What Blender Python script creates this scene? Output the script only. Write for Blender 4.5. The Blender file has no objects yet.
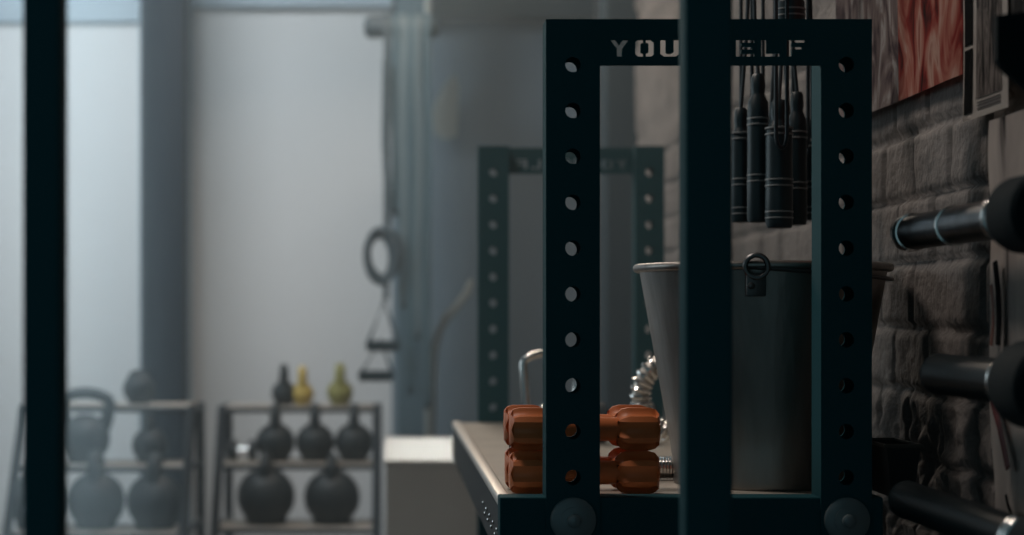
import bpy, bmesh, math, random
from mathutils import Vector, Matrix, noise
random.seed(7)
C = bpy.context.scene
COL = C.collection
PI = math.pi
H = 1.15            # camera height
F = 1800.0          # focal length in pixels
VX, VY = 388.0, 315.0

def P(px, py, Y):
    return Vector(((px-VX)/F*Y, Y, H+(VY-py)/F*Y))

# ------------------------------------------------------------------ materials
def lin(c):
    c = c/255.0
    return c/12.92 if c <= .04045 else ((c+.055)/1.055)**2.4
def rgb(r, g, b): return (lin(r), lin(g), lin(b), 1)

def mat(name, col, rough=.6, metal=0., bump=0., bscale=40., var=0., vscale=6., spec=.5, vcol=None, stretch=(1, 1, 1)):
    m = bpy.data.materials.new(name); m.use_nodes = True
    nt = m.node_tree; b = nt.nodes['Principled BSDF']
    b.inputs['Base Color'].default_value = col
    b.inputs['Roughness'].default_value = rough
    b.inputs['Metallic'].default_value = metal
    b.inputs['Specular IOR Level'].default_value = spec
    tc = nt.nodes.new('ShaderNodeTexCoord')
    mp = nt.nodes.new('ShaderNodeMapping'); mp.inputs['Scale'].default_value = stretch
    nt.links.new(tc.outputs['Object'], mp.inputs['Vector'])
    if var > 0:
        n = nt.nodes.new('ShaderNodeTexNoise'); n.inputs['Scale'].default_value = vscale; n.inputs['Detail'].default_value = 5
        nt.links.new(mp.outputs[0], n.inputs['Vector'])
        r = nt.nodes.new('ShaderNodeValToRGB')
        c2 = vcol or tuple(list(x*(1-var) for x in col[:3])+[1])
        r.color_ramp.elements[0].position = .35; r.color_ramp.elements[1].position = .65
        r.color_ramp.elements[0].color = c2; r.color_ramp.elements[1].color = col
        nt.links.new(n.outputs['Fac'], r.inputs['Fac']); nt.links.new(r.outputs['Color'], b.inputs['Base Color'])
    if bump > 0:
        n = nt.nodes.new('ShaderNodeTexNoise'); n.inputs['Scale'].default_value = bscale; n.inputs['Detail'].default_value = 4
        nt.links.new(mp.outputs[0], n.inputs['Vector'])
        bp = nt.nodes.new('ShaderNodeBump'); bp.inputs['Strength'].default_value = bump; bp.inputs['Distance'].default_value = .01
        nt.links.new(n.outputs['Fac'], bp.inputs['Height']); nt.links.new(bp.outputs[0], b.inputs['Normal'])
    return m

M = {}
M['black'] = mat('black_powder_coat', (.009, .064, .078, 1), .8, bump=.05, bscale=300, spec=.2)
M['black_inside'] = mat('black_powder_coat_side', (.05, .048, .042, 1), .45, bump=.05, bscale=300)
M['rubber'] = mat('black_rubber', (.005, .012, .015, 1), .8, bump=.1, bscale=120, spec=.1)
M['black_sleeve'] = mat('black_coated_sleeve', (.005, .010, .012, 1), .4, spec=.15)
M['iron'] = mat('cast_iron', (.014, .018, .02, 1), .5, bump=.2, bscale=90, spec=.3)
M['handle_plastic'] = mat('dark_handle_plastic', (.008, .022, .028, 1), .4, spec=.5)
M['band_grey'] = mat('grey_handle_band', (.22, .23, .23, 1), .35)
M['chrome'] = mat('brushed_chrome', (.75, .74, .72, 1), .18, 1., bump=.02, bscale=200)
M['dark_chrome'] = mat('worn_dark_steel', (.13, .14, .15, 1), .28, 1., bump=.05, bscale=120, var=.4, vscale=30)
M['galv'] = mat('galvanised_steel', (.30, .28, .26, 1), .36, .85, bump=.08, bscale=14, var=.25, vscale=5, stretch=(6, 6, 1))
M['galv_dark'] = mat('dark_galvanised_steel', (.12, .12, .12, 1), .4, .9)
M['orange'] = mat('orange_neoprene', rgb(216, 120, 66), .45, bump=.05, bscale=200, var=.12, vscale=20)
M['shelf_top'] = mat('worn_shelf_board', rgb(176, 168, 155), .5, var=.15, vscale=14, bump=.05, bscale=80)
M['shelf_dark'] = mat('dark_shelf_steel', (.010, .016, .018, 1), .6)
M['rim'] = mat('aluminium_edge', (.72, .68, .62, 1), .4, .6)
M['brick'] = mat('painted_brick', rgb(110, 104, 100), .75, bump=.6, bscale=50, var=.3, vscale=9)
M['wall_blue'] = mat('blue_grey_wall_paint', rgb(112, 126, 136), .8, bump=.05, bscale=30, var=.08, vscale=2)
M['wall_left'] = mat('pale_blue_wall_paint', rgb(170, 182, 190), .8, bump=.05, bscale=30)
M['white'] = mat('white_panel_paint', rgb(216, 214, 212), .7, var=.05, vscale=1.5)
M['ceiling'] = mat('ceiling_paint', rgb(90, 105, 112), .9)
M['floor'] = mat('rubber_floor', rgb(38, 40, 42), .7, bump=.2, bscale=80, var=.3, vscale=60)
M['slate'] = mat('slate_paint', rgb(20, 29, 38), .6, bump=.03, bscale=40, spec=.15)
M['column_grey'] = mat('grey_column_paint', rgb(70, 90, 98), .7, var=.08, vscale=3)
M['dark_column'] = mat('dark_teal_column_paint', rgb(26, 44, 52), .6)
M['plyo'] = mat('pale_plyo_board', rgb(178, 170, 160), .6, var=.06, vscale=12)
M['yellow'] = mat('yellow_vinyl', rgb(176, 150, 70), .5, var=.1, vscale=20)
M['olive'] = mat('olive_vinyl', rgb(128, 124, 66), .5, var=.1, vscale=20)
M['tray'] = mat('rack_tray_steel', rgb(150, 140, 128), .6)
M['rackm'] = mat('rack_grey_steel', rgb(38, 42, 46), .45, .2)
M['band_b'] = mat('blue_grey_rubber_band', rgb(50, 74, 82), .6)
M['band_l'] = mat('pale_grey_rubber_band', rgb(84, 98, 102), .6)
M['band_d'] = mat('dark_grey_rubber_band', rgb(44, 56, 62), .6)
M['webbing'] = mat('dark_webbing', rgb(52, 64, 70), .8, bump=.2, bscale=200)
M['rope_pale'] = mat('pale_rope', rgb(150, 152, 146), .8, bump=.4, bscale=90)
M['cloth_pale'] = mat('pale_cloth', rgb(160, 164, 158), .9, bump=.1, bscale=120)
M['cord'] = mat('dark_cord', (.012, .02, .025, 1), .5)
M['washer'] = mat('grey_bolt_steel', (.17, .21, .22, 1), .4, .2)
M['paper_border'] = mat('white_paper', rgb(206, 198, 190), .8, spec=.2)
M['paper_black'] = mat('black_print', rgb(18, 20, 22), .9, spec=.1)
M['ink_grey'] = mat('grey_print', rgb(120, 112, 108), .5)

def streak_mat(name, stops, scale, stretch, seed=0., rough=.85, dist=1.5):
    m = bpy.data.materials.new(name); m.use_nodes = True
    nt = m.node_tree; b = nt.nodes['Principled BSDF']; b.inputs['Roughness'].default_value = rough; b.inputs['Specular IOR Level'].default_value = .15
    tc = nt.nodes.new('ShaderNodeTexCoord'); mp = nt.nodes.new('ShaderNodeMapping')
    mp.inputs['Scale'].default_value = stretch; mp.inputs['Location'].default_value = (seed, seed*1.7, seed*.6)
    n = nt.nodes.new('ShaderNodeTexNoise'); n.inputs['Scale'].default_value = scale; n.inputs['Detail'].default_value = 3
    n.inputs['Distortion'].default_value = dist
    r = nt.nodes.new('ShaderNodeValToRGB')
    while len(r.color_ramp.elements) < len(stops): r.color_ramp.elements.new(.5)
    for e, (p, c) in zip(r.color_ramp.elements, stops): e.position = p; e.color = c
    nt.links.new(tc.outputs['Object'], mp.inputs['Vector']); nt.links.new(mp.outputs[0], n.inputs['Vector'])
    nt.links.new(n.outputs['Fac'], r.inputs['Fac']); nt.links.new(r.outputs['Color'], b.inputs['Base Color'])
    return m
M['poster_red'] = streak_mat('red_poster_print', [(.28, rgb(40, 14, 16)), (.40, rgb(150, 52, 46)), (.52, rgb(188, 120, 104)), (.62, rgb(206, 166, 150)), (.75, rgb(150, 60, 44))], 7, (1, 2.0, 1), 3.1)
M['poster_grey'] = streak_mat('grey_poster_print', [(.28, rgb(24, 22, 28)), (.42, rgb(96, 82, 84)), (.55, rgb(140, 124, 120)), (.66, rgb(190, 184, 180)), (.8, rgb(120, 60, 50))], 8, (1, 2.4, 1), 8.3)
M['page_print'] = streak_mat('black_and_white_print', [(.32, rgb(18, 20, 22)), (.45, rgb(70, 66, 64)), (.55, rgb(150, 140, 134)), (.68, rgb(60, 58, 58))], 16, (1, 3.5, .6), 1.3)
M['page_dark'] = streak_mat('dark_print', [(.35, rgb(14, 16, 18)), (.6, rgb(60, 60, 60)), (.75, rgb(130, 124, 120))], 14, (1, 2, .5), 5.3)
M['page_pale'] = streak_mat('pale_torn_print', [(.30, rgb(36, 32, 32)), (.37, rgb(186, 176, 170)), (.6, rgb(214, 204, 196)), (.75, rgb(196, 184, 176))], 4, (1, 1.6, .8), 2.2, rough=.7)

# ------------------------------------------------------------------ mesh helpers
def tag(o, label=None, cat=None, group=None, kind=None):
    if label: o['label'] = label
    if cat: o['category'] = cat
    if group: o['group'] = group
    if kind: o['kind'] = kind
    return o
def empty(name, loc, label, cat, group=None, rz=0):
    o = bpy.data.objects.new(name, None); COL.objects.link(o); o.empty_display_size = .05
    o.location = loc; o.rotation_euler.z = rz
    return tag(o, label, cat, group)
def obj(name, bm, m, parent=None, smooth=False, origin=None, world=True, autos=False):
    """bm in world coordinates (world=True) or in the parent's local frame."""
    bmesh.ops.recalc_face_normals(bm, faces=bm.faces)
    if origin is not None: bmesh.ops.translate(bm, verts=bm.verts, vec=-Vector(origin))
    me = bpy.data.meshes.new(name); bm.to_mesh(me); bm.free()
    for mm in (m if isinstance(m, (list, tuple)) else [m]): me.materials.append(mm)
    if smooth:
        me.polygons.foreach_set('use_smooth', [True]*len(me.polygons))
        me.set_sharp_from_angle(angle=math.radians(40))
    o = bpy.data.objects.new(name, me); COL.objects.link(o)
    if origin is not None: o.location = origin
    if parent is not None:
        o.parent = parent
        if world and parent.type == 'EMPTY':
            o.location = (Vector(origin) if origin is not None else Vector((0, 0, 0))) - parent.location
        elif world:
            o.location = Vector((0, 0, 0))
    return o
def box(bm, a, b, bev=0., seg=2, mi=0):
    a, b = Vector(a), Vector(b)
    lo = Vector([min(a[i], b[i]) for i in range(3)]); hi = Vector([max(a[i], b[i]) for i in range(3)])
    r = bmesh.ops.create_cube(bm, size=1, matrix=Matrix.Translation((lo+hi)/2) @ Matrix.Diagonal((*(hi-lo), 1)))
    vs = r['verts']
    for f in set(f for v in vs for f in v.link_faces): f.material_index = mi
    if bev > 0:
        es = list(set(e for v in vs for e in v.link_edges))
        bmesh.ops.bevel(bm, geom=es, offset=min(bev, min(hi-lo)*.49), segments=seg, affect='EDGES', profile=.5)
def B(a, b, bev=0., seg=2):
    bm = bmesh.new(); box(bm, a, b, bev, seg); return bm
def tube(bm, pts, r, seg=12, closed=False, cap=True, flat=None, up=None):
    """tube along pts; r number or list; flat=(a,b) makes an elliptical/flat section"""
    pts = [Vector(p) for p in pts]; n = len(pts)
    rs = r if isinstance(r, (list, tuple)) else [r]*n
    rings = []; prev = None
    for i in range(n):
        if closed: t = pts[(i+1) % n]-pts[i-1]
        else: t = pts[min(i+1, n-1)]-pts[max(i-1, 0)]
        t.normalize()
        if up is not None: u = Vector(up)-t*Vector(up).dot(t)
        elif prev is None:
            u = Vector((0, 0, 1)) if abs(t.z) < .9 else Vector((1, 0, 0)); u = u-t*u.dot(t)
        else: u = prev-t*prev.dot(t)
        u.normalize(); prev = u; v = t.cross(u)
        fa, fb = flat if flat else (1, 1)
        rings.append([bm.verts.new(pts[i]+rs[i]*(fa*math.cos(2*PI*k/seg)*u+fb*math.sin(2*PI*k/seg)*v)) for k in range(seg)])
    for i in range(n if closed else n-1):
        a, b = rings[i], rings[(i+1) % n]
        for k in range(seg): bm.faces.new((a[k], a[(k+1) % seg], b[(k+1) % seg], b[k]))
    if cap and not closed:
        bm.faces.new(rings[0]); bm.faces.new(rings[-1])
def lathe(bm, prof, axis='Z', origin=(0, 0, 0), seg=40, cap=(True, True)):
    """prof: list of (r, h) along the axis"""
    o = Vector(origin); rings = []
    ax = {'X': Vector((1, 0, 0)), 'Y': Vector((0, 1, 0)), 'Z': Vector((0, 0, 1))}[axis]
    u = Vector((0, 1, 0)) if axis == 'X' else Vector((1, 0, 0)); v = ax.cross(u)
    for r, h in prof:
        rings.append([bm.verts.new(o+ax*h+max(r, .0003)*(math.cos(2*PI*k/seg)*u+math.sin(2*PI*k/seg)*v)) for k in range(seg)])
    for a, b in zip(rings, rings[1:]):
        for k in range(seg): bm.faces.new((a[k], a[(k+1) % seg], b[(k+1) % seg], b[k]))
    if cap[0]: bm.faces.new(rings[0])
    if cap[1]: bm.faces.new(rings[-1])
def copy_tree(o, parent=None):
    c = o.copy(); COL.objects.link(c)
    if parent is not None: c.parent = parent
    for ch in list(o.children): copy_tree(ch, c)
    return c

def plate_mesh(outer, holes, thick):
    """2D plate in XZ with through holes, front at y=0, back at y=thick (filled by a 2D curve, converted to mesh)"""
    cu = bpy.data.curves.new('plate', 'CURVE'); cu.dimensions = '2D'; cu.fill_mode = 'BOTH'; cu.extrude = thick/2
    for pl in [outer]+holes:
        sp = cu.splines.new('POLY'); sp.points.add(len(pl)-1); sp.use_cyclic_u = True
        for q, (x, z) in zip(sp.points, pl): q.co = (x, z, 0, 1)
    t = bpy.data.objects.new('plate', cu); COL.objects.link(t)
    dg = bpy.context.evaluated_depsgraph_get(); dg.update()
    me = bpy.data.meshes.new_from_object(t.evaluated_get(dg))
    bpy.data.objects.remove(t); bpy.data.curves.remove(cu)
    me.materials.clear()
    bm = bmesh.new(); bm.from_mesh(me); bpy.data.meshes.remove(me)
    for v in bm.verts: x, y, z = v.co; v.co = (x, thick/2-z, y)
    bmesh.ops.remove_doubles(bm, verts=bm.verts, dist=1e-6)
    return bm
def circ(x, z, r, n=24): return [(x+r*math.cos(2*PI*k/n), z+r*math.sin(2*PI*k/n)) for k in range(n)]
def merge(dst, src, off=(0, 0, 0)):
    vm = {}
    for v in src.verts: vm[v] = dst.verts.new(v.co+Vector(off))
    for f in src.faces:
        try: dst.faces.new([vm[v] for v in f.verts])
        except ValueError: pass
    src.free()

# ------------------------------------------------------------------ setting
def struct(name, bm, m, smooth=False): return tag(obj(name, bm, m, smooth=smooth), kind='structure')
YB = 7.0; XL = -3.2; XR = .80; YF = -.6; ZC = 3.1
struct('floor', B((XL-.1, YF, -.1), (XR+.2, YB+.1, 0)), M['floor'])
struct('ceiling', B((XL-.1, YF, ZC), (XR+.2, YB+.1, ZC+.1)), M['ceiling'])
struct('wall_left', B((XL-.1, YF, 0), (XL, YB+.1, ZC)), M['wall_left'])
xs = P(392, 0, YB).x
struct('wall_back', B((XL, YB, 0), (xs, YB+.1, ZC)), M['white'])
struct('wall_back_right', B((xs, YB, 0), (XR+.2, YB+.1, ZC)), M['wall_blue'])
# pale blue frame strips of the bright bay
def trim(n, x0, y0, x1, y1, Y, d, m):
    a, b = P(x0, y0, Y), P(x1, y1, Y)
    struct('trim_%d' % n, B((a.x, Y, a.z), (b.x, Y+d, b.z), .004), m)
trim(1, -260, -80, 139, 22, YB-.035, .03, M['wall_left'])
trim(2, 139, -80, 192, 560, YB-.035, .03, M['wall_left'])
trim(3, 192, -80, 392, 7, YB-.05, .045, M['wall_left'])
trim(4, 392, -80, 606, 18, YB-.12, .11, M['dark_column'])

# brick wall on the right: one height field, bricks and joints in relief
def brick_wall():
    bm = bmesh.new()
    ys = []; y = .2
    while y < YB+.0:
        ys.append(y); y += .02 if y < 2.0 else (.006 if y < 3.3 else (.012 if y < 4.3 else .03))
    ys.append(YB)
    zs = []; z = .0
    while z < ZC:
        zs.append(z); z += .008 if .75 < z < 1.65 else .03
    zs.append(ZC)
    ch, bl = .0975, .17
    def h(y, z):
        wz = z+.004*noise.noise(Vector((y*3, z*3, 5)))
        wy = y+.006*noise.noise(Vector((y*5, z*9, 9)))
        zz = wz-H+.018
        row = math.floor(zz/ch); fz = (zz/ch-row)*ch
        yy = wy+(row % 2)*bl*.5+.02*math.sin(row*7.3); c = math.floor(yy/bl); fy = (yy/bl-c)*bl
        dz = min(fz, ch-fz); dy = min(fy, bl-fy); d = min(dz, dy)
        k = max(0, min(1, (d-.0025)/.006)); k = k*k*(3-2*k)
        rnd = noise.noise(Vector((row*3.7+.3, c*5.1+.7, .5)))
        rough = .002+.010*max(0, min(1, (H-.03-z)/.15))
        n = rough*noise.fractal(Vector((y*22, z*22, 1)), 1., 2., 4)+.003*noise.noise(Vector((y*6, z*6, 3)))
        return -(.009*k*(1+.3*rnd)+rnd*.003+n)
    grid = [[bm.verts.new((XR+h(y, z), y, z)) for z in zs] for y in ys]
    for i in range(len(ys)-1):
        for j in range(len(zs)-1):
            bm.faces.new((grid[i][j], grid[i+1][j], grid[i+1][j+1], grid[i][j+1]))
    me = bpy.data.meshes.new('wall_right'); bm.normal_update(); bm.to_mesh(me)
    bm.free(); me.materials.append(M['brick'])
    me.polygons.foreach_set('use_smooth', [True]*len(me.polygons))
    o = bpy.data.objects.new('wall_right', me); COL.objects.link(o)
    tag(o, kind='structure')
brick_wall()
struct('wall_right_core', B((XR+.03, YF, 0), (XR+.2, YB, ZC)), M['brick'])

# wide slate pillar of the bright bay, left corner rounded
a, b = P(136, 0, 6.58), P(188.5, 0, 6.74)
bm = bmesh.new(); R_ = .13; yf = 6.58
pts = [(b.x, yf), (b.x, 6.74), (a.x, 6.74), (a.x, yf+R_)]
for k in range(1, 12):
    t = k/12*PI/2; pts.append((a.x+R_-R_*math.cos(t), yf+R_-R_*math.sin(t)))
pts.append((a.x+R_, yf))
lo = [bm.verts.new((x, y, 0)) for x, y in pts]; hi = [bm.verts.new((x, y, ZC)) for x, y in pts]
for i in range(len(pts)): bm.faces.new((lo[i-1], lo[i], hi[i], hi[i-1]))
bm.faces.new(lo); bm.faces.new(hi)
struct('trim_5', bm, M['slate'], smooth=True)
# grey column behind the hanging bands
a, b = P(397, 0, 6.5), P(431, 0, 6.5)
struct('trim_6', B((a.x, 6.5, 0), (b.x, 6.72, ZC), .01), M['column_grey'])
bm = bmesh.new(); c = P(428, 0, 6.42); tube(bm, [(c.x, 6.44, 0), (c.x, 6.44, ZC)], .012, 12)
tag(obj('pipe', bm, M['rope_pale'], smooth=True), 'thin pale vertical pipe on the right edge of the grey column', 'pipe')
# dark column against the brick
a, b = P(604, 0, 5.75), P(641, 0, 5.75)
struct('trim_7', B((a.x, 5.75, 0), (b.x, 5.9, ZC), .012), M['dark_column'])

# ------------------------------------------------------------------ squat rack uprights near the camera
def near_upright(pxl, pxr, Y, depth, label):
    x0, x1 = (pxl-VX)/F*Y, (pxr-VX)/F*Y
    t = empty('rack_upright', ((x0+x1)/2, Y+depth/2, 0), label, 'rack post')
    obj('post', B((x0, Y, .012), (x1, Y+depth, 2.45), .004, 3), M['black'], t, smooth=True)
    obj('foot_plate', B((x0-.05, Y-.04, 0), (x1+.05, Y+depth+.04, .012), .004), M['black'], t)
    obj('top_cap', B((x0-.001, Y-.001, 2.45), (x1+.001, Y+depth+.001, 2.462), .004), M['rubber'], t)
    for k in range(2):
        bm = bmesh.new(); lathe(bm, [(.012, 0), (.012, -.008), (.006, -.009)], 'Y', ((x0+x1)/2, Y+.001, .35+1.75*k), 6)
        obj('bolt', bm, M['washer'], t)
near_upright(22, 60, 1.60, .042, 'black square steel post closest to the camera, near the left edge')
near_upright(686, 733, 1.95, .05, 'tall black square steel post crossing the metal bucket')

# ------------------------------------------------------------------ storage rig with two perforated end frames
D1, D2 = 2.45, 4.29; TH = .054; PL = .004
xl0, xl1 = P(546, 0, D1).x, P(600, 0, D1).x
xr0, xr1 = P(821, 0, D1).x, P(872, 0, D1).x
ztop = P(0, 19, D1).z; zbeam = P(0, 65, D1).z
hole_z = [P(0, 64.5+45.9*k, D1).z for k in range(17)]
STEP = hole_z[0]-hole_z[1]
rig = empty('storage_rig', ((xl0+xr1)/2, 3.35, 0), 'black perforated steel rig with lettered top beams holding a long low shelf', 'storage rack')
def upright(x0, x1, Y, holes, m=M['black']):
    bm = bmesh.new(); xc = (x0+x1)/2
    hs = [circ(xc, z, .0105) for z in holes]
    for y in (Y, Y+TH-PL):
        merge(bm, plate_mesh([(x0, .01), (x1, .01), (x1, ztop), (x0, ztop)], hs, PL), (0, y, 0))
    box(bm, (x0, Y+PL, .01), (x0+PL, Y+TH-PL, ztop)); box(bm, (x1-PL, Y+PL, .01), (x1, Y+TH-PL, ztop))
    box(bm, (x0, Y+PL, ztop-PL), (x1, Y+TH-PL, ztop))
    o = obj('upright', bm, m, rig)
    b2 = B((x0-.02, Y-.01, 0), (x1+.02, Y+TH+.01, .01), .003)
    obj('foot', b2, M['rubber'], o)
    return o
# stencil letters in a 10 x 14 cell
LET = {
 'Y': [[(0, 14), (3, 14), (5, 9.6), (7, 14), (10, 14), (6.4, 6.5), (6.4, 0), (3.6, 0), (3.6, 6.5)]],
 'O': [[(4.4, 14), (1.6, 14), (0, 12), (0, 2), (1.6, 0), (4.4, 0), (4.4, 2.6), (3, 3.4), (3, 10.6), (4.4, 11.4)],
       [(5.6, 14), (8.4, 14), (10, 12), (10, 2), (8.4, 0), (5.6, 0), (5.6, 2.6), (7, 3.4), (7, 10.6), (5.6, 11.4)]],
 'U': [[(0, 14), (3, 14), (3, 3.6), (4, 2.6), (6, 2.6), (7, 3.6), (7, 14), (10, 14), (10, 2), (8, 0), (2, 0), (0, 2)]],
 'R': [[(0, 0), (3, 0), (3, 14), (0, 14)], [(4, 14), (8, 14), (10, 12), (10, 7.5), (8.2, 6), (10, 0), (7, 0), (5, 6), (4, 6), (4, 8.6), (7, 8.6), (7, 11.4), (4, 11.4)]],
 'S': [[(10, 14), (2, 14), (0, 12), (0, 7.6), (2, 5.7), (7, 5.7), (7, 2.6), (0, 2.6), (0, 0), (8, 0), (10, 2), (10, 6.4), (8, 8.3), (3, 8.3), (3, 11.4), (10, 11.4)]],
 'E': [[(0, 0), (10, 0), (10, 2.6), (3, 2.6), (3, 5.8), (8.5, 5.8), (8.5, 8.3), (3, 8.3), (3, 11.4), (10, 11.4), (10, 14), (0, 14)]],
 'L': [[(0, 0), (10, 0), (10, 2.8), (3, 2.8), (3, 14), (0, 14)]],
 'F': [[(0, 0), (3, 0), (3, 5.8), (8.5, 5.8), (8.5, 8.3), (3, 8.3), (3, 11.4), (10, 11.4), (10, 14), (0, 14)]],
}
def beam(Y, mirror):
    x0, x1 = xl1, xr0
    zl, zh = P(0, 56.5, D1).z, P(0, 39.5, D1).z; sz = (zh-zl)/14
    w = (x1-x0); px = w/221.; holes = []
    for i, ch in enumerate('YOURSELF'):
        ox = x0+(10+25.2*i)*px
        for pl in LET[ch]: holes.append([(ox+x*px*1.9, zl+z*sz) for x, z in pl])
    if mirror: holes = [[(x0+x1-x, z) for x, z in pl] for pl in holes]
    bm = plate_mesh([(x0, zbeam), (x1, zbeam), (x1, ztop), (x0, ztop)], holes, .008)
    bmesh.ops.translate(bm, verts=bm.verts, vec=(0, Y, 0))
    return bm
for Y, mir in ((D1, False), (D2, True)):
    upright(xl0, xl1, Y, hole_z); upright(xr0, xr1, Y, hole_z)
    o = obj('lettered_beam', beam(Y+(0 if not mir else TH-.008), mir), M['black'], rig)
    tag(o, 'black beam plate with YOURSELF cut out in stencil capitals')
zs_ = P(0, 503.5, D1).z                        # shelf top
xs0 = P(500, 0, D1).x; xs1 = P(884, 0, D1).x
bm = bmesh.new()
box(bm, (xs0+.012, D1+TH, zs_-.016), (xs1, D2, zs_), .002)
shelf = obj('shelf_board', bm, M['shelf_top'], rig)
bm = bmesh.new()
box(bm, (xs0+.012, D1+TH-.001, zs_-.10), (xs1, D1+TH+.02, zs_-.002), .002)       # front apron behind posts
box(bm, (xs0+.012, D2-.02, zs_-.10), (xs1, D2, zs_-.017), .002)
box(bm, (xs0+.002, D1+TH, zs_-.085), (xs0+.012, D2, zs_-.006), .001)
obj('apron', bm, M['shelf_dark'], rig)
bm = bmesh.new(); box(bm, (xs0, D1+TH-.004, zs_-.010), (xs0+.019, D2, zs_+.004), .0035, 3)
obj('edge_rim', bm, M['rim'], rig, smooth=True)
# front crossmember in front of shelf between the posts, down to the lower frame
bm = bmesh.new()
box(bm, (xs0, D1+.004, zs_-.17), (xs1, D1+TH-.002, zs_+.008), .002)
obj('front_crossmember', bm, M['black'], rig)
bm = bmesh.new(); box(bm, (xl0, D1+TH, .25), (xl1, D2, .30), .004); box(bm, (xr0, D1+TH, .25), (xr1, D2, .30), .004)
obj('lower_rail', bm, M['black'], rig)
for k in range(9):
    bm = bmesh.new(); lathe(bm, [(.0032, 0), (.0032, -.002), (.002, -.003)], 'X', (xs0+.002, 2.53+.045*k, zs_-.045-.012*(k % 2)), 8)
    obj('rivet', bm, M['chrome'], rig, smooth=True)
for bx in ((xl0+xl1)/2, (xr0+xr1)/2):
    c = Vector((bx, D1, P(0, 520, D1).z))
    bm = bmesh.new(); lathe(bm, [(.031, 0), (.031, -.005), (.028, -.007), (.018, -.008), (.018, -.010), (.009, -.011), (.009, -.018), (.006, -.020)], 'Y', c, 32)
    tag(obj('bolt', bm, M['washer'], rig, smooth=True), 'round grey bolt head with washer')
# washers are drawn towards the camera
# ------------------------------------------------------------------ metal bucket
bx, by = .571, 2.75; zb = zs_+.001; hb = .327
bk = empty('metal_bucket', (bx, by, zb), 'tall dull galvanised metal bucket standing on the rig shelf', 'bucket')
bm = bmesh.new(); rb, rt = .130, .186
prof = [(rb-.02, .012), (rb, .012), (rb+.003, 0), (rb+.004, .004), (rb+.002, .014)]
prof += [(rb+(rt-rb)*t, .014+(hb-.014)*t) for t in (.2, .4, .55, .565, .58, .8, .9, 1.)]
prof[9] = (prof[9][0], prof[9][1])
prof += [(rt-.003, hb), (rb-.001+.056*.1, .05), (rb-.02, .03)]
lathe(bm, prof, 'Z', (bx, by, zb), 72, (True, True)); obj('body', bm, M['galv'], bk, smooth=True)
bm = bmesh.new(); tube(bm, [(bx+(rt+.003)*math.cos(t), by+(rt+.003)*math.sin(t), zb+hb) for t in [2*PI*k/72 for k in range(72)]], .0065, 10, True)
obj('rolled_rim', bm, M['galv'], bk, smooth=True)
for ang, nm in ((math.radians(-104), 0), (math.radians(76), 1)):
    cx, cy = bx+(rt+.008)*math.cos(ang), by+(rt+.008)*math.sin(ang)
    bm = bmesh.new(); ca, sa = -math.sin(ang), math.cos(ang)
    tube(bm, [(cx+.016*math.cos(t)*ca, cy+.016*math.cos(t)*sa-.002, zb+hb-.002+.016*math.sin(t)) for t in [2*PI*k/20 for k in range(20)]], .004, 8, True)
    box(bm, (cx-.014, cy-.002, zb+hb-.045), (cx+.014, cy+.012, zb+hb-.012), .002)
    lathe(bm, [(.005, .0), (.005, -.006), (.002, -.008)], 'Y', (cx-.008, cy-.002, zb+hb-.03), 10)
    obj('handle_ear', bm, M['galv_dark'], bk, smooth=True)
bm = bmesh.new()
n = 30   # bail folded down round the back right side
tube(bm, [(bx+(rt+.006)*math.cos(math.radians(-104+180*k/n)), by+(rt+.006)*math.sin(math.radians(-104+180*k/n)), zb+hb-.004-.014*math.sin(PI*k/n)) for k in range(n+1)], .003, 8)
obj('bail_handle', bm, M['galv_dark'], bk, smooth=True)

# ------------------------------------------------------------------ orange dumbbells
def dumbbell_mesh(L, hr, hl, gr, head=True, sides=(-1, 1)):
    bm = bmesh.new()
    if head:
        for s in sides:
            x0 = s*(L/2-hl); x1 = s*L/2; sgn = 1 if x1 > x0 else -1
            prof = [(hr*.70, x0-sgn*.004), (hr*.93, x0+sgn*.003), (hr, x0+sgn*.013), (hr, x1-sgn*.012), (hr*.92, x1-sgn*.004), (hr*.72, x1)]
            m2 = bmesh.new(); lathe(m2, prof, 'X', (0, 0, 0), 6)
            bmesh.ops.rotate(m2, verts=m2.verts, matrix=Matrix.Rotation(math.radians(0), 3, 'X'))
            es = [e for e in m2.edges if abs((e.verts[0].co-e.verts[1].co).normalized().x) > .5]
            bmesh.ops.bevel(m2, geom=es, offset=.013, segments=5, affect='EDGES')
            merge(bm, m2)
    else:
        tube(bm, [(-L/2+hl*.8, 0, 0), (-L/4, 0, 0), (0, 0, 0), (L/4, 0, 0), (L/2-hl*.8, 0, 0)], [gr*.95, gr, gr*1.12, gr, gr*.95], 24)
    return bm
DL = .212; hr = .0352; az = hr*math.cos(math.radians(30))
def make_db(loc, label, rz=0.):
    t = empty('dumbbell', loc, label, 'dumbbell', 'orange dumbbells stacked on the shelf', rz)
    for s in (-1, 1): obj('head', dumbbell_mesh(DL, hr, .056, .016, True, (s,)), M['orange'], t, smooth=True, world=False)
    obj('handle', dumbbell_mesh(DL, hr, .060, .0165, False), M['orange'], t, smooth=True, world=False)
    return t
def hexrot(t):
    # flat side down
    for ch in t.children: ch.rotation_euler.x = math.radians(0)
dx = P(583.5, 0, 2.575).x
d0 = make_db((dx, 2.575, zs_+az+.001), 'orange hex dumbbell at the bottom front of the stack')
spots = [((dx+.001, 2.578, zs_+3*az+.002), 'orange hex dumbbell on top at the front of the stack', 0.01),
         ((dx-.001, 2.65, zs_+az+.001), 'orange hex dumbbell low at the back of the stack', -.02),
         ((dx-.002, 2.654, zs_+3*az+.002), 'orange hex dumbbell on top at the back of the stack', 0.)]
for loc, lab, rz in spots:
    c = copy_tree(d0); c.location = loc; c.rotation_euler.z = rz; c['label'] = lab
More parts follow.
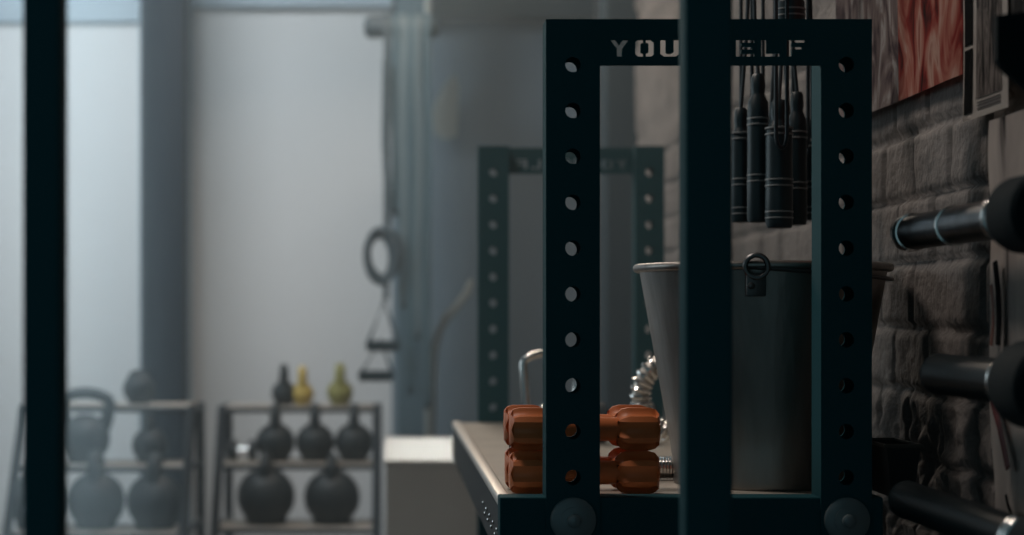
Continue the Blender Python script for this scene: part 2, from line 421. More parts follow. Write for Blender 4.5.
# dark plate standing behind the dumbbells
def weight_plate(loc, r, w, label, cat='weight plate', axis='X'):
    t = empty('weight_plate', loc, label, cat)
    bm = bmesh.new()
    prof = [(.014, -w/2), (r*.45, -w/2), (r*.5, -w/2+.003), (r*.82, -w/2+.003), (r*.86, -w/2), (r*.97, -w/2), (r, -w/2+.004), (r, w/2-.004), (r*.97, w/2), (r*.86, w/2), (r*.82, w/2-.003), (r*.5, w/2-.003), (r*.45, w/2), (.014, w/2)]
    lathe(bm, prof+[prof[0]], axis, (0, 0, 0), 48, (False, False))
    obj('disc', bm, M['rubber'], t, smooth=True, world=False)
    bm = bmesh.new(); lathe(bm, [(.013, -w/2-.001), (.017, -w/2-.001), (.017, w/2+.001), (.013, w/2+.001), (.013, -w/2-.001)], axis, (0, 0, 0), 32, (False, False))
    obj('hub_ring', bm, M['chrome'], t, smooth=True, world=False)
    return t
w = weight_plate((P(519, 0, 2.78).x, 2.78, zs_+.0535), .053, .024, 'small black plate standing behind the left ends of the orange dumbbells')
# chrome kettlebell further back on shelf
def kettlebell(name_loc, r, label, m, rz=0., group=None, hw=.62, hh=1.0, tk=.19, cat='kettlebell', mh=None, loc_label=None):
    t = empty('kettlebell', name_loc, label, cat, group, rz)
    bm = bmesh.new()
    prof = [(r*.02, .0), (r*.60, 0), (r*.68, r*.04)]
    for k in range(3, 29):
        a = -PI/2+PI*k/30; rr, zz = r*math.cos(a), r*.95+r*math.sin(a)
        if rr > r*.05 and zz > r*.06 and not (k < 8 and rr < r*.69): prof.append((rr, zz))
    lathe(bm, prof, 'Z', (0, 0, 0), 40); obj('body', bm, m, t, smooth=True, world=False)
    bm = bmesh.new(); top = r*1.55; pts = [(-hw*r*.80, 0, r*1.50)]
    z1 = r*1.55+hh*r*.95
    pts = [(-hw*r*.72, 0, r*1.42), (-hw*r*.88, 0, r*1.75), (-hw*r, 0, z1-.45*r)]
    for k in range(1, 8):
        a = PI-PI*k/8; pts.append((hw*r*math.cos(a), 0, z1-.45*r+.45*r*math.sin(a)))
    pts += [(hw*r, 0, z1-.45*r), (hw*r*.88, 0, r*1.75), (hw*r*.72, 0, r*1.42)]
    n = len(pts); rs = [tk*r*(1.35 if i in (0, n-1) else 1.12 if i in (1, n-2) else 1.) for i in range(n)]
    tube(bm, pts, rs, 14, up=(0, 1, 0)); obj('handle', bm, mh or m, t, smooth=True, world=False)
    return t
c = P(551, 0, 3.45)
kettlebell((c.x, 3.45, zs_+.001), .045, 'chrome kettlebell on the shelf behind the orange dumbbells', M['chrome'], rz=.1, hw=1.2, hh=2.65, tk=.17)
# grey low object through the gap: grey dumbbell with chrome handle
t = empty('dumbbell', (P(622, 0, 3.6).x, 3.6, zs_+.042), 'small grey round dumbbell lying behind the orange dumbbells, left of the bucket', 'dumbbell')
for s in (-1, 1):
    bm = bmesh.new(); lathe(bm, [(.030, s*.03), (.040, s*.034), (.041, s*.06), (.034, s*.066), (.015, s*.067)], 'X', (0, 0, 0), 32)
    obj('head', bm, M['band_d'], t, smooth=True, world=False)
bm = bmesh.new(); tube(bm, [(-.04, 0, 0), (0, 0, 0), (.04, 0, 0)], [.012, .014, .012], 16); obj('handle', bm, M['chrome'], t, smooth=True, world=False)
# chrome coil spring standing beside bucket
t = empty('grip_spring', (P(678, 0, 3.25).x, 3.25, zs_+.001), 'bent silver coil spring showing beside the left rim of the bucket', 'spring')
bm = bmesh.new(); pts = []; N_ = 30; R0 = .068; zc = .072
turns = 20
for k in range(turns*14):
    u = k/(turns*14); a = math.radians(-75+ -210*u)
    a = math.radians(285-210*u)
    cx, cz = R0*math.cos(a), zc+.038+R0*math.sin(a)
    tdir = Vector((math.cos(a), 0, math.sin(a))); th = 2*PI*k/14
    off = tdir*.016*math.cos(th)+Vector((0, 1, 0))*.016*math.sin(th)
    pts.append((cx+off.x, off.y, cz+off.z))
tube(bm, pts, .0042, 6); obj('coil', bm, M['chrome'], t, smooth=True, world=False)
bm = bmesh.new(); tube(bm, [(R0*math.cos(math.radians(a)), 0, zc+.038+R0*math.sin(math.radians(a))) for a in range(283, 72, -10)], .0145, 14)
obj('core', bm, M['rim'], t, smooth=True, world=False)
# silver ribbed dumbbell grip to the right of the orange ones
t = empty('dumbbell', (P(668, 0, 2.80).x-.012, 2.80, zs_+.019), 'silver knurled dumbbell handle end poking out left of the bucket foot', 'dumbbell')
bm = bmesh.new()
prof = []
for k in range(14): prof += [(.016, -.03+.005*k), (.018, -.0275+.005*k)]
lathe(bm, prof, 'X', (-.012, 0, 0), 28); obj('grip', bm, M['chrome'], t, smooth=True, world=False)

# small dark bin at right end of shelf
t = empty('storage_bin', (.722, 2.59, zs_+.001), 'small dark open bin on the shelf end against the brick wall', 'bin')
bm = bmesh.new()
x0, x1, y0, y1 = -.022, .022, -.07, .06; zt = .072; e = .006
lo = [(x0+e, y0+e), (x1-e, y0+e), (x1-e, y1-e), (x0+e, y1-e)]; up_ = [(x0-.002, y0), (x1+.002, y0), (x1+.002, y1), (x0-.002, y1)]
A = [bm.verts.new((x, y, 0)) for x, y in lo]; Bv = [bm.verts.new((x, y, zt)) for x, y in up_]
Ci = [bm.verts.new((x*.88, y*.93, zt)) for x, y in up_]; Di = [bm.verts.new((x*.85, y*.9, .006)) for x, y in lo]
for i in range(4):
    j = (i+1) % 4
    bm.faces.new((A[i], A[j], Bv[j], Bv[i])); bm.faces.new((Bv[i], Bv[j], Ci[j], Ci[i])); bm.faces.new((Ci[i], Ci[j], Di[j], Di[i]))
bm.faces.new(A); bm.faces.new(Di); obj('body', bm, M['shelf_dark'], t, world=False)
bm = bmesh.new(); tube(bm, [(x0-.003, y0, zt), (x1+.003, y0, zt), (x1+.003, y1, zt), (x0-.003, y1, zt)], .003, 8, True)
obj('rim', bm, M['black_inside'], t, world=False)

# ------------------------------------------------------------------ jump ropes hanging above the bucket
def grip(pos, L, r, rings, parent):
    """handle hanging with its rope end up; pos = top"""
    x, y, z = pos; bm = bmesh.new()
    prof = [(r*.45, 0), (r*.62, -.004), (r*.70, -.02), (r*.62, -.030), (r*.66, -.034), (r*.96, -.045), (r, -.06), (r, -L*.55), (r*1.03, -L*.75), (r*1.03, -L+.008), (r*.92, -L+.001), (r*.3, -L)]
    lathe(bm, prof, 'Z', pos, 28); g = obj('grip', bm, M['handle_plastic'], parent, smooth=True)
    for h in rings:
        for dz in (0, -.0095):
            bm = bmesh.new(); lathe(bm, [(r*.98, h+dz+.0016), (r*1.07, h+dz+.001), (r*1.07, h+dz-.001), (r*.98, h+dz-.0016)], 'Z', pos, 28, (False, False))
            o = obj('ring', bm, M['band_grey'], g, smooth=True)
            o.location = (0, 0, 0)
HK = 1.95
def jump_rope(A_, B_, hookx, Y, label, r1, r2, L1, L2, r=.0032):
    top = Vector((hookx, Y+.01, HK))
    a = P(*A_); b = P(*B_)
    t = empty('jump_rope', (hookx, Y, HK), label, 'jump rope', 'jump ropes hanging from the hook rail')
    grip(a, L1, r1, [-L1*.22, -L1*.62, -L1*.87], t); grip(b, L2, r2, [-L2*.30, -L2*.68], t)
    bm = bmesh.new(); pts = []
    for k in range(11):
        u = k/10; p = a.lerp(top+Vector((-.012, 0, 0)), u); p.x += .010*math.sin(PI*u); pts.append(p)
    for k in range(1, 6): th = PI-PI*k/6; pts.append(top+Vector((.012*math.cos(th), 0, .012*math.sin(th))))
    for k in range(11):
        u = k/10; p = (top+Vector((.012, 0, 0))).lerp(b, u); p.x -= .008*math.sin(PI*u); p.y += .004*math.sin(3*PI*u); pts.append(p)
    tube(bm, pts, r, 8); obj('rope', bm, M['cord'], t, smooth=True)
    # loose fold of the rope beside the handles
    bm = bmesh.new(); pts = []
    for k in range(21):
        u = k/20; pts.append((a.x-.022+.030*u, Y+.03, 1.95-(.95-.43)*math.sin(PI*u)**.6*1.0))
    return t
jump_rope((741, 108, 2.90), (758, 74, 2.84), P(752, 0, 2.88).x, 2.87, 'leftmost jump rope above the bucket, with a slim tapered handle', .0165, .0165, .185, .235)
jump_rope((779, 100, 2.80), (797, 92, 2.90), P(787, 0, 2.85).x, 2.86, 'middle jump rope above the bucket, with the thickest ribbed handle', .0205, .0155, .20, .215)
jump_rope((812, 118, 2.98), (790, -28, 2.76), P(802, 0, 2.9).x, 2.90, 'rightmost jump rope above the bucket, one handle held high above the beam', .012, .022, .17, .085)
jump_rope((770, 126, 2.97), (790, 128, 2.97), P(776, 0, 3.0).x, 2.98, 'jump rope hanging behind the thick ribbed handle', .0140, .0165, .155, .15)
# hanging bight loops between handles
for i, (pa, pb, pm, Y) in enumerate([((741, -60), (752, -60), (744, 160), 2.95), ((763, -60), (775, -60), (768, 150), 2.93), ((793, -60), (808, -60), (801, 150), 2.95), ((776, -60), (787, -60), (785, 148), 2.74)]):
    a, b, c = P(*pa, Y), P(*pb, Y), P(*pm, Y)
    bm = bmesh.new(); pts = []
    zt = HK
    for k in range(8): pts.append((a.x, Y, zt+(c.z+.02-zt)*k/7))
    for k in range(1, 8): th = PI+PI*k/8; pts.append(((a.x+b.x)/2+(b.x-a.x)/2*math.cos(th), Y, c.z+.02+.02*math.sin(th)))
    for k in range(8): pts.append((b.x, Y, c.z+.02+(zt-c.z-.02)*k/7))
    tube(bm, pts, .0032, 8)
    tag(obj('cord_loop', bm, M['cord'], smooth=True), ['leftmost dark cord loop dangling among the jump ropes', 'second dark cord loop from the left dangling among the jump ropes', 'rightmost dark cord loop dangling among the jump ropes', 'dark cord loop dangling in front of the thick ribbed handle'][i], 'cord', 'cord loops among the jump ropes')
t = empty('hook_rail', (.68, 2.88, HK), 'black hook rail high above the bucket that carries the jump ropes', 'hook rail')
bm = bmesh.new()
box(bm, (.53, 2.72, HK-.012), (.545, 3.03, HK+.012), .003); 
for Y in (2.74, 2.865, 2.90, 2.935, 2.99): tube(bm, [(.53, Y, HK), (.70, Y, HK)], .0045, 8)
obj('hook_arms', bm, M['black'], t)
bm = bmesh.new(); box(bm, (.70, 2.72, HK-.02), (XR+.01, 3.03, HK+.02), .003); obj('wall_bracket', bm, M['black'], t)

# ------------------------------------------------------------------ barbells stored along the brick wall
def barbell(x, z, yend, ycol, m_sl, label, r=.0255, cr=.040):
    t = empty('barbell', (x, ycol, z), label, 'barbell')
    y2 = ycol-1.31
    for s, (ye, yc) in enumerate(((yend, ycol), (y2-(yend-ycol), y2))):
        sg = 1 if ye > yc else -1; L = abs(ye-yc); bm = bmesh.new()
        lathe(bm, [(.003, sg*L), (r*.7, sg*L), (r*.75, sg*(L-.002)), (r*.93, sg*(L-.003)), (r*1.0, sg*(L-.008)), (r, sg*(L-.02)), (r*.965, sg*(L-.022)), (r*.965, 0)], 'Y', (x, yc, z), 40)
        sl = obj('sleeve', bm, m_sl, t, smooth=True)
        bm = bmesh.new()
        for o_ in (.034, .048): tube(bm, [(x+r*1.06*math.cos(2*PI*i/48), yc+sg*o_, z+r*1.06*math.sin(2*PI*i/48)) for i in range(48)], .0048, 12, True)
        obj('snap_ring', bm, M['chrome'], sl, smooth=True).location = (0, 0, 0)
        if m_sl is M['dark_chrome']:
            bm = bmesh.new(); lathe(bm, [(r*.9, sg*(L-.030)), (r*1.06, sg*(L-.029)), (r*1.09, sg*(L-.018)), (r*1.06, sg*(L-.004)), (r*.95, sg*(L-.0005)), (r*.8, sg*L)], 'Y', (x, yc, z), 40, (False, False))
            obj('end_ring', bm, M['chrome'], sl, smooth=True).location = (0, 0, 0)
            bm = bmesh.new(); q = L*.54; lathe(bm, [(r*.9, sg*(q-.004)), (r*1.05, sg*(q-.003)), (r*1.07, sg*q), (r*1.05, sg*(q+.003)), (r*.9, sg*(q+.004))], 'Y', (x, yc, z), 40, (False, False))
            obj('clip_ring', bm, M['chrome'], sl, smooth=True).location = (0, 0, 0)
        bm = bmesh.new(); lathe(bm, [(r*.8, sg*.002), (cr*.92, 0), (cr, -sg*.005), (cr, -sg*.085), (cr*.9, -sg*.09), (.016, -sg*.092)], 'Y', (x, yc, z), 40)
        obj('collar', bm, M['rubber'], t, smooth=True)
    bm = bmesh.new(); tube(bm, [(x, ycol-.09, z), (x, y2+.09, z)], .0142, 20); obj('shaft', bm, M['dark_chrome'], t, smooth=True)
    return t
BZ = [P(0, 233, 2.42).z, P(0, 374, 2.27).z, P(0, 499, 2.40).z]; BX = [.699, .694, .69]
barbell(BX[0], BZ[0], 2.42, 1.985, M['dark_chrome'], 'upper chrome barbell sleeve with a bright end against the brick', r=.0240, cr=.043)
barbell(BX[1], BZ[1], 2.27, 1.945, M['black_sleeve'], 'middle barbell with a black sleeve and bright snap ring', r=.0265, cr=.0485)
barbell(BX[2], BZ[2], 2.40, 1.90, M['black_sleeve'], 'lowest black barbell slanting past the bottom right corner')
t = empty('barbell_wall_bracket', (.78, 1.2, 1.1), 'black wall bracket holding the barbells, its arm at the top right corner', 'wall bracket')
bm = bmesh.new()
pl = [(P(997, 0, 1.9).x, P(0, 15, 1.9).z), (XR+.01, P(0, 15, 1.9).z+.02), (XR+.01, P(0, 150, 1.9).z+.03), (P(1030, 0, 1.9).x, P(0, 92, 1.9).z), (P(1001, 0, 1.9).x, P(0, 67, 1.9).z), (P(997, 0, 1.9).x, P(0, 60, 1.9).z)]
merge(bm, plate_mesh(pl, [], .012), (0, 1.90, 0)); obj('gusset_arm', bm, M['rubber'], t)
for Y in (.85, 1.70):
    bm = bmesh.new(); box(bm, (XR-.035, Y-.03, .60), (XR+.01, Y+.03, 1.55), .004)
    for bz, bxx, rr in zip(BZ, BX, (.0142,)*3):
        box(bm, (bxx-.03, Y-.02, bz-.026), (XR-.03, Y+.02, bz-.0145), .002); box(bm, (bxx-.036, Y-.02, bz-.026), (bxx-.028, Y+.02, bz+.012), .002)
    obj('hook_arms', bm, M['black'], t)

# ------------------------------------------------------------------ posters on the brick wall
def W(px, py, X):       # point on the wall plane x = X
    Y = X*F/(px-VX); return Vector((X, Y, H+(VY-py)/F*Y))
def sheet(name, ya, yb, z0, z1, m, X, parent=None, wav=.003, ny=24, nz=24, seed=0., edge=None, thick=.0009):
    bm = bmesh.new(); g = []
    for i in range(ny+1):
        row = []
        for j in range(nz+1):
            y = ya+(yb-ya)*i/ny; z = z0+(z1-z0)*j/nz
            if edge: y, z = edge(i/ny, j/nz, y, z)
            x = X+wav*noise.noise(Vector((y*7+seed, z*5, seed)))
            row.append(bm.verts.new((x, y, z)))
        g.append(row)
    for i in range(ny):
        for j in range(nz): bm.faces.new((g[i][j], g[i+1][j], g[i+1][j+1], g[i][j+1]))
    bmesh.ops.solidify(bm, geom=bm.faces[:], thickness=thick)
    return obj(name, bm, m, parent, smooth=True)
XP = XR-.028
zbtm = W(919, 92.5, XP).z
y_963, y_875, y_838, y_902 = [W(p, 0, XP).y for p in (963, 875, 836, 898)]
t = empty('poster', (XP, y_875, zbtm), 'large reddish poster pinned at the top of the brick wall', 'poster')
sheet('print', y_902, y_963, zbtm, zbtm+.62, M['poster_red'], XP, t, .004, seed=2)
tag(sheet('print', y_838, y_902, zbtm, zbtm+.62, M['poster_grey'], XP, t, .004, seed=4), 'grey toned left part of the poster')
# magazine page
ya, yb = W(1011, 0, XP).y, W(965, 0, XP).y; z0 = W(966, 122, XP).z; z1 = z0+.46
t = empty('magazine_page', (XP, ya, z0), 'black and white page with white border beside the red poster', 'poster')
sheet('page', ya, yb, z0, z1, M['paper_border'], XP-.003, t, .003, seed=6)
def sub(px0, px1, za, zb_, m, nm, d=.0042):
    y0_, y1_ = W(px0, 0, XP).y, W(px1, 0, XP).y
    return sheet(nm, y1_, y0_, za, zb_, m, XP-.003-d+.003, t, .003, 12, 24, seed=6)
zz = lambda py: W(966, py, XP).z
sub(967, 975, zz(116), zz(52), M['paper_black'], 'photo_strip')
sub(967, 975, zz(48), zz(-60), M['paper_black'], 'photo_strip')
sub(979, 1005, zz(104), zz(-60), M['page_print'], 'photo')
for k in range(3): sub(980, 1004, zz(108.5+3.2*k), zz(106.8+3.2*k), M['ink_grey'], 'caption_line')
# next dark page
ya, yb = W(1100, 0, XP).y, W(1013, 0, XP).y
t = empty('magazine_page', (XP, ya, z0), 'dark page at the right edge above the pale torn sheet', 'poster')
sheet('page', ya, yb, z0+.03, z1, M['page_dark'], XP-.002, t, .003, seed=9)
# pale torn sheet lower right
ya, yb = W(1130, 0, XP).y, W(991, 0, XP).y
def torn(u, v, y, z):
    if u > .99: y -= .012*noise.noise(Vector((z*9, 0, 2)))+.03*max(0, .5-abs(v-.97))*0
    return y, z
t = empty('torn_sheet', (XP, ya, .62), 'pale torn paper sheet hanging behind the barbell ends', 'poster')
sheet('paper', ya, yb, .60, W(1000, 118, XP).z, M['page_pale'], XP-.001, t, .012, 30, 60, 12, torn)
def stripe(pts, w_, m, nm):
    bm = bmesh.new(); tube(bm, [W(px, py, XP)-Vector((.010, 0, 0)) for px, py in pts], w_, 8, flat=(.25, 1), up=(1, 0, 0)); obj(nm, bm, m, t, smooth=True)
red = mat('dark_red_print', rgb(104, 34, 32), .6)
stripe([(1000, 400), (1007, 425), (1012, 448), (1016, 468)], .0075, red, 'red_stripe')
stripe([(1003, 262), (1006, 290), (1007, 318), (1006, 345)], .008, M['paper_black'], 'black_stripe')
stripe([(999, 285), (1001, 305), (1001, 325), (999, 345)], .005, mat('brown_print', rgb(120, 74, 60), .6), 'brown_stripe')
stripe([(1014, 495), (1016, 505), (1020, 515)], .004, M['paper_black'], 'black_mark')

# ------------------------------------------------------------------ plyo box
a = P(386, 460, 5.0); b = P(500, 460, 5.0)
t = empty('plyo_box', ((a.x+b.x)/2, 5.45, 0), 'pale flat-topped jump box left of the long shelf', 'box')
obj('top_panel', B((a.x-.004, 4.996, a.z-.018), (b.x+.004, 5.94, a.z), .003), M['plyo'], t)
bm = bmesh.new()
box(bm, (a.x, 5.0, .0), (b.x, 5.018, a.z-.018), .002)
obj('front_panel', bm, M['plyo'], t)
obj('back_panel', B((a.x, 5.92, .0), (b.x, 5.938, a.z-.018), .002), M['plyo'], t)
for xx in (a.x, b.x-.018): obj('side_panel', B((xx, 5.018, .0), (xx+.018, 5.92, a.z-.018), .001), M['plyo'], t)

# ------------------------------------------------------------------ kettlebell racks
TS = .125      # each lower tray stands this much further forward
def kb_rack(Y, dep, x0, x1, pys, label, slant, name='kettlebell_rack'):
    levels = [P(0, py, Y-TS*i).z for i, py in enumerate(pys)]+[.16]
    t = empty(name, ((x0+x1)/2, Y+dep/2, 0), label, 'weight rack')
    zt = levels[0]; k = TS/((levels[0]-levels[2])/2)      # forward lean per metre
    for s, xe in ((-1, x0), (1, x1)):
        yb = Y-k*(zt-.03); xb = xe+slant*s
        for ya_, yl in ((Y, yb), (Y+dep, Y+dep+.05)):
            bm = bmesh.new(); tube(bm, [(xe, ya_, zt), (xb, yl, .03)], .015, 4); obj('leg', bm, M['rackm'], t)
            bm = bmesh.new(); box(bm, (xb-.025, yl-.04, 0), (xb+.025, yl+.04, .032), .004); obj('foot', bm, M['rubber'], t)
        for i, z in enumerate(levels):
            u = (zt-z)/zt; yy = Y-TS*i if i < 3 else Y-k*(zt-z)
            bm = bmesh.new(); tube(bm, [(xe+slant*s*u, yy, z-.014), (xe+slant*s*u, Y+dep+.05*u, z-.014)], .010, 10); obj('side_rail', bm, M['rackm'], t, smooth=True)
    for i, z in enumerate(levels):
        u = (zt-z)/zt; yy = Y-TS*i if i < 3 else Y-k*(zt-z)
        a_, b_ = x0-slant*u, x1+slant*u
        bm = bmesh.new()
        tube(bm, [(a_, yy, z-.010), (b_, yy, z-.010)], .010, 10)
        obj('front_rail', bm, M['rackm'], t, smooth=True)
        bm = bmesh.new(); box(bm, (a_+.01, yy, z-.006), (b_-.01, yy+dep, z), .001)
        obj('tray', bm, M['tray'], t, smooth=True)
    return levels
Y1 = 6.08
zA, zB, zC_, _ = kb_rack(Y1, .24, P(222, 0, Y1).x, P(377, 0, Y1).x, (407, 464, 528), 'dark tray rack of kettlebells below the large bright wall', 0.)
Y0 = 5.62
yA, yB, yC, _ = kb_rack(Y0, .24, P(24, 0, Y0).x, P(192, 0, Y0).x, (406, 466, 533), 'dark splayed-leg rack of heavy kettlebells near the left edge', 0.)
def kb(px, Yc, zt, rpx, label, m=M['iron'], rz=PI/2, grp=None, **k):
    r = rpx/F*Yc; c = P(px, 0, Yc)
    return kettlebell((c.x, Yc, zt+.001), r, label, m, rz, grp, **k)
y_0, y_1, y_2 = Y1+.12, Y1-TS+.12, Y1-2*TS+.115
kb(266, y_2, zC_, 29, 'large black kettlebell on the left of the rack below the large bright wall, low tray', grp='large kettlebells on the low tray', hh=.85)
kb(332, y_2, zC_, 28, 'large black kettlebell on the right of the rack below the large bright wall, low tray', grp='large kettlebells on the low tray', hh=.85)
for px, lab in ((275.5, 'leftmost'), (315, 'middle'), (354, 'rightmost')):
    kb(px, y_1, zB, 19.5, lab+' of the three black kettlebells on the middle tray of the right rack', grp='kettlebells on the middle tray', hh=1.25, tk=.25)
kb(284, y_0, zA, 12.5, 'small dark kettlebell standing left on top of the right rack', hh=1.5, tk=.34)
kb(302.5, y_0, zA, 11.5, 'small yellow kettlebell beside the dark one on the rack top', M['yellow'], hh=1.6, tk=.36)
kb(340, y_0, zA, 13, 'small olive kettlebell alone on the right of the rack top', M['olive'], hh=1.4, tk=.38)
t = empty('dumbbell', (P(243, 0, y_1).x, y_1, zB+.037), 'round black dumbbell lying left on the middle tray', 'dumbbell')
for s in (-1, 1):
    bm = bmesh.new(); lathe(bm, [(.024, s*.018), (.034, s*.022), (.036, s*.042), (.03, s*.046), (.012, s*.047)], 'X', (0, 0, 0), 28); obj('head', bm, M['iron'], t, smooth=True, world=False)
bm = bmesh.new(); tube(bm, [(-.02, 0, 0), (.02, 0, 0)], .013, 14); obj('handle', bm, M['chrome'], t, smooth=True, world=False)
x_0, x_1, x_2 = Y0+.12, Y0-TS+.12, Y0-2*TS+.115
kb(96, x_2, yC, 29, 'large black kettlebell low on the left rack, just right of the near post', grp='large kettlebells on the left rack', hh=1.0, tk=.22)
kb(155, x_2, yC, 28.5, 'large black kettlebell low on the left rack in front of the slate pillar', grp='large kettlebells on the left rack', hh=1.0, tk=.22)
kb(37, x_2, yC, 28.5, 'large black kettlebell hidden mostly by the near post, low tray of the left rack', grp='large kettlebells on the left rack', hh=1.0)
kb(85, x_1, yB, 25, 'black kettlebell seen face on with a wide handle loop, middle tray', rz=0., hw=1.0, hh=1.3, tk=.24)
kb(150, x_1, yB, 18, 'black kettlebell on the middle tray in front of the slate pillar', rz=PI/2, hh=1.0)
kb(139, x_0, yA, 16, 'small round dark kettlebell on the top of the left rack', rz=0.5, hw=.62, hh=.45)

# ------------------------------------------------------------------ hanging bands and suspension straps by the column
yb_ = 6.3
t = empty('wall_bar', P(400, 27, yb_), 'rounded grey bar jutting out at the top of the grey column', 'bar')
a, b = P(364, 27, yb_), P(440, 27, yb_)
bm = bmesh.new(); rr = .040
lathe(bm, [(rr*.4, 0), (rr*.8, .006), (rr, .02), (rr, (b.x-a.x)-.02), (rr*.8, (b.x-a.x)-.006), (rr*.4, (b.x-a.x))], 'X', a, 24); obj('padded_roll', bm, M['band_d'], t, smooth=True)
bm = bmesh.new(); box(bm, (P(405, 0, 6.3).x, yb_+.03, a.z-.03), (P(420, 0, 6.3).x, 6.51, a.z+.03), .004); obj('bracket', bm, M['rackm'], t)
zt = a.z-.02
lens = [(387, 222, 'band_d', .0125, 'dark'), (395, 208, 'band_b', .0115, 'blue-grey'), (403, 300, 'band_l', .012, 'pale'), (411, 385, 'band_b', .0125, 'wide blue-grey'), (418, 330, 'band_l', .010, 'thin pale'), (427, 400, 'band_b', .012, 'long blue-grey')]
for i, (px, pyb, m, wd, adj) in enumerate(lens):
    Yq = yb_-.01+.0*i; c = P(px, 0, Yq); zb_ = P(0, pyb, Yq).z
    bm = bmesh.new(); pts = []
    for k in range(9): pts.append((c.x+.004*math.sin(k*1.1+i), Yq-.043, zt+(zb_-zt)*k/8))
    for k in range(1, 6): th = PI*k/6; pts.append((c.x, Yq-.043+.03*(1-math.cos(th)), zb_-.03*math.sin(th)))
    for k in range(9): pts.append((c.x, Yq+.043-.026*0, zb_+(zt-zb_)*k/8))
    for k in range(1, 6): th = PI*k/6; pts.append((c.x, Yq+.043*math.cos(th), zt+.02+.045*math.sin(th)))
    tube(bm, pts, wd, 8, True, flat=(.999, .14), up=(1, 0, 0))
    tag(obj('resistance_band', bm, M[m], smooth=True), adj+' rubber band hanging %s the padded bar' % 'from', 'resistance band', 'rubber bands over the padded bar')
# coiled rope and strap handles
t = empty('suspension_trainer', P(384, 200, 6.25), 'dark suspension strap with coil and triangle handles left of the grey column', 'suspension strap')
Ys = 6.22
bm = bmesh.new()
tube(bm, [P(386, 60, Ys), P(385, 140, Ys), P(388, 200, Ys), P(386, 240, Ys)], .012, 8, flat=(1, .2), up=(1, 0, 0)); obj('strap', bm, M['webbing'], t, smooth=True)
bm = bmesh.new()
for k, (cx, cy, rx, ry) in enumerate(((381, 256, 15, 27), (385, 253, 17, 24), (379, 258, 12, 22))):
    c = P(cx, cy, Ys); s_ = Ys/F
    tube(bm, [(c.x+rx*s_*math.cos(q), Ys-.012+.012*k, c.z+ry*s_*math.sin(q)) for q in [2*PI*i/28 for i in range(28)]], .010, 8, True)
obj('coil', bm, M['webbing'], t, smooth=True)
bm = bmesh.new(); tube(bm, [P(386, 275, Ys), P(386, 300, Ys)], .010, 8, flat=(1, .25), up=(1, 0, 0)); obj('strap', bm, M['webbing'], t, smooth=True)
for (tx, ty, wd, hg, lean) in ((384, 300, 17, 46, 0), (381, 340, 18, 36, -4)):
    bm = bmesh.new()
    tube(bm, [P(tx, ty, Ys), P(tx-wd+lean, ty+hg, Ys), P(tx+wd+lean-2, ty+hg, Ys)], .010, 8, True, flat=(1, .5))
    g = obj('triangle_strap', bm, M['webbing'], t, smooth=True)
    bm = bmesh.new(); tube(bm, [P(tx-wd+lean, ty+hg, Ys-.001), P(tx+wd+lean-2, ty+hg, Ys-.001)], .019, 14); obj('grip', bm, M['rubber'], g, smooth=True).location = (0, 0, 0)
# pale rope and cloth on the wall right of the column
bm = bmesh.new(); Yr = 6.6
tube(bm, [P(px, py, Yr) for px, py in ((472, 280), (468, 292), (458, 305), (446, 318), (438, 334), (434, 352), (433, 380), (432, 420), (431, 470))], .014, 10)
tag(obj('hanging_rope', bm, M['rope_pale'], smooth=True), 'pale rope curving down the grey wall right of the column', 'rope')
Yc = 6.9
bm = bmesh.new(); pl = [(434, 134), (432, 112), (437, 98), (445, 84), (456, 72), (459, 90), (458, 112), (457, 136), (446, 140)]
merge(bm, plate_mesh([(P(x, 0, Yc).x, P(0, y, Yc).z) for x, y in pl], [], .02), (0, Yc, 0))
bmesh.ops.bevel(bm, geom=bm.edges[:], offset=.004, segments=2, affect='EDGES')
tag(obj('hanging_cloth', bm, M['cloth_pale'], smooth=True), 'small pale cloth hanging high on the grey wall', 'cloth')

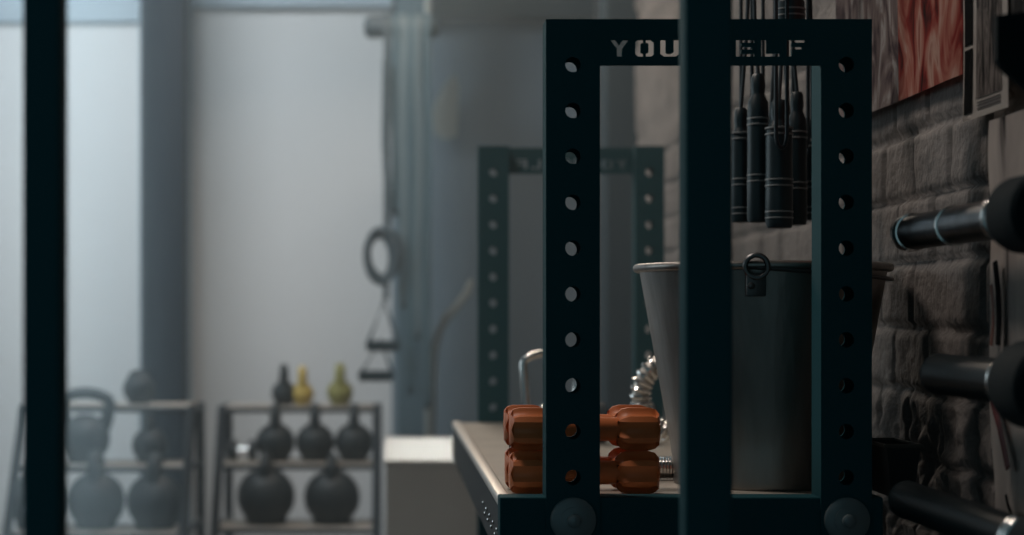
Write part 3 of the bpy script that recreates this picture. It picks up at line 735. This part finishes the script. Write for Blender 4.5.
# ------------------------------------------------------------------ haze, world, lights, camera
hz = bpy.data.materials.new('room_haze'); hz.use_nodes = True
nt = hz.node_tree; nt.nodes.clear()
out = nt.nodes.new('ShaderNodeOutputMaterial'); vs = nt.nodes.new('ShaderNodeVolumeScatter')
vs.inputs['Density'].default_value = .046; vs.inputs['Anisotropy'].default_value = .35; vs.inputs['Color'].default_value = (.78, .93, 1, 1)
nt.links.new(vs.outputs[0], out.inputs['Volume'])
tag(obj('haze', B((XL+.01, 2.95, .01), (XR+.02, YB-.2, ZC-.01)), hz), 'thin pale haze hanging in the back of the room', 'haze', kind='stuff')

wd = bpy.data.worlds.new('world'); C.world = wd; wd.use_nodes = True
wd.node_tree.nodes['Background'].inputs[0].default_value = (.35, .60, .69, 1)
wd.node_tree.nodes['Background'].inputs[1].default_value = .24

def area(name, loc, tgt, size, size_y, power, col, spread=180):
    l = bpy.data.lights.new(name, 'AREA'); l.shape = 'RECTANGLE'; l.size = size; l.size_y = size_y
    l.energy = power; l.color = col; l.spread = math.radians(spread)
    o = bpy.data.objects.new(name, l); COL.objects.link(o); o.location = loc
    o.rotation_euler = (Vector(tgt)-Vector(loc)).to_track_quat('-Z', 'Y').to_euler()
    return o
area('bay_light', (-1.25, 5.1, 2.98), (-.9, 7.0, 1.3), 1.3, .5, 37, (.78, .91, 1), 140)
area('left_window_light', (-3.1, 4.6, 1.9), (.5, 4.3, 1.1), 2.2, 1.4, 22, (.74, .92, 1))
area('left_shaft_light', (-.81, 4.6, 3.05), (-.81, 4.6, 0), .28, .9, 17, (.78, .93, 1), 14)
area('middle_shaft_light', (.14, 5.36, 3.05), (.14, 5.36, 0), .34, 1.0, 2.0, (.78, .93, 1), 9)
area('warm_strip_light', (.05, 5.3, 3.0), (.3, 4.2, .9), .5, 1.6, 34, (1, .86, .72))
area('side_lamp', (-.5, 2.9, 3.0), (.8, 2.3, 1.0), .3, .6, 21, (1, .88, .80))

cam = bpy.data.cameras.new('camera'); co = bpy.data.objects.new('camera', cam); COL.objects.link(co); C.camera = co
co.location = (0, 0, H); co.rotation_euler = (PI/2, 0, 0)
cam.sensor_width = 36; cam.sensor_fit = 'HORIZONTAL'; cam.lens = F/1024*36
cam.shift_x = (512-VX)/1024; cam.shift_y = (VY-267.5)/1024; cam.clip_start = .05
cam.dof.use_dof = True; cam.dof.focus_distance = 2.6; cam.dof.aperture_fstop = 2.7
C.view_settings.view_transform = 'Standard'; C.view_settings.look = 'None'; C.view_settings.gamma = 1
C.view_settings.exposure = 0; C.view_settings.use_curve_mapping = False
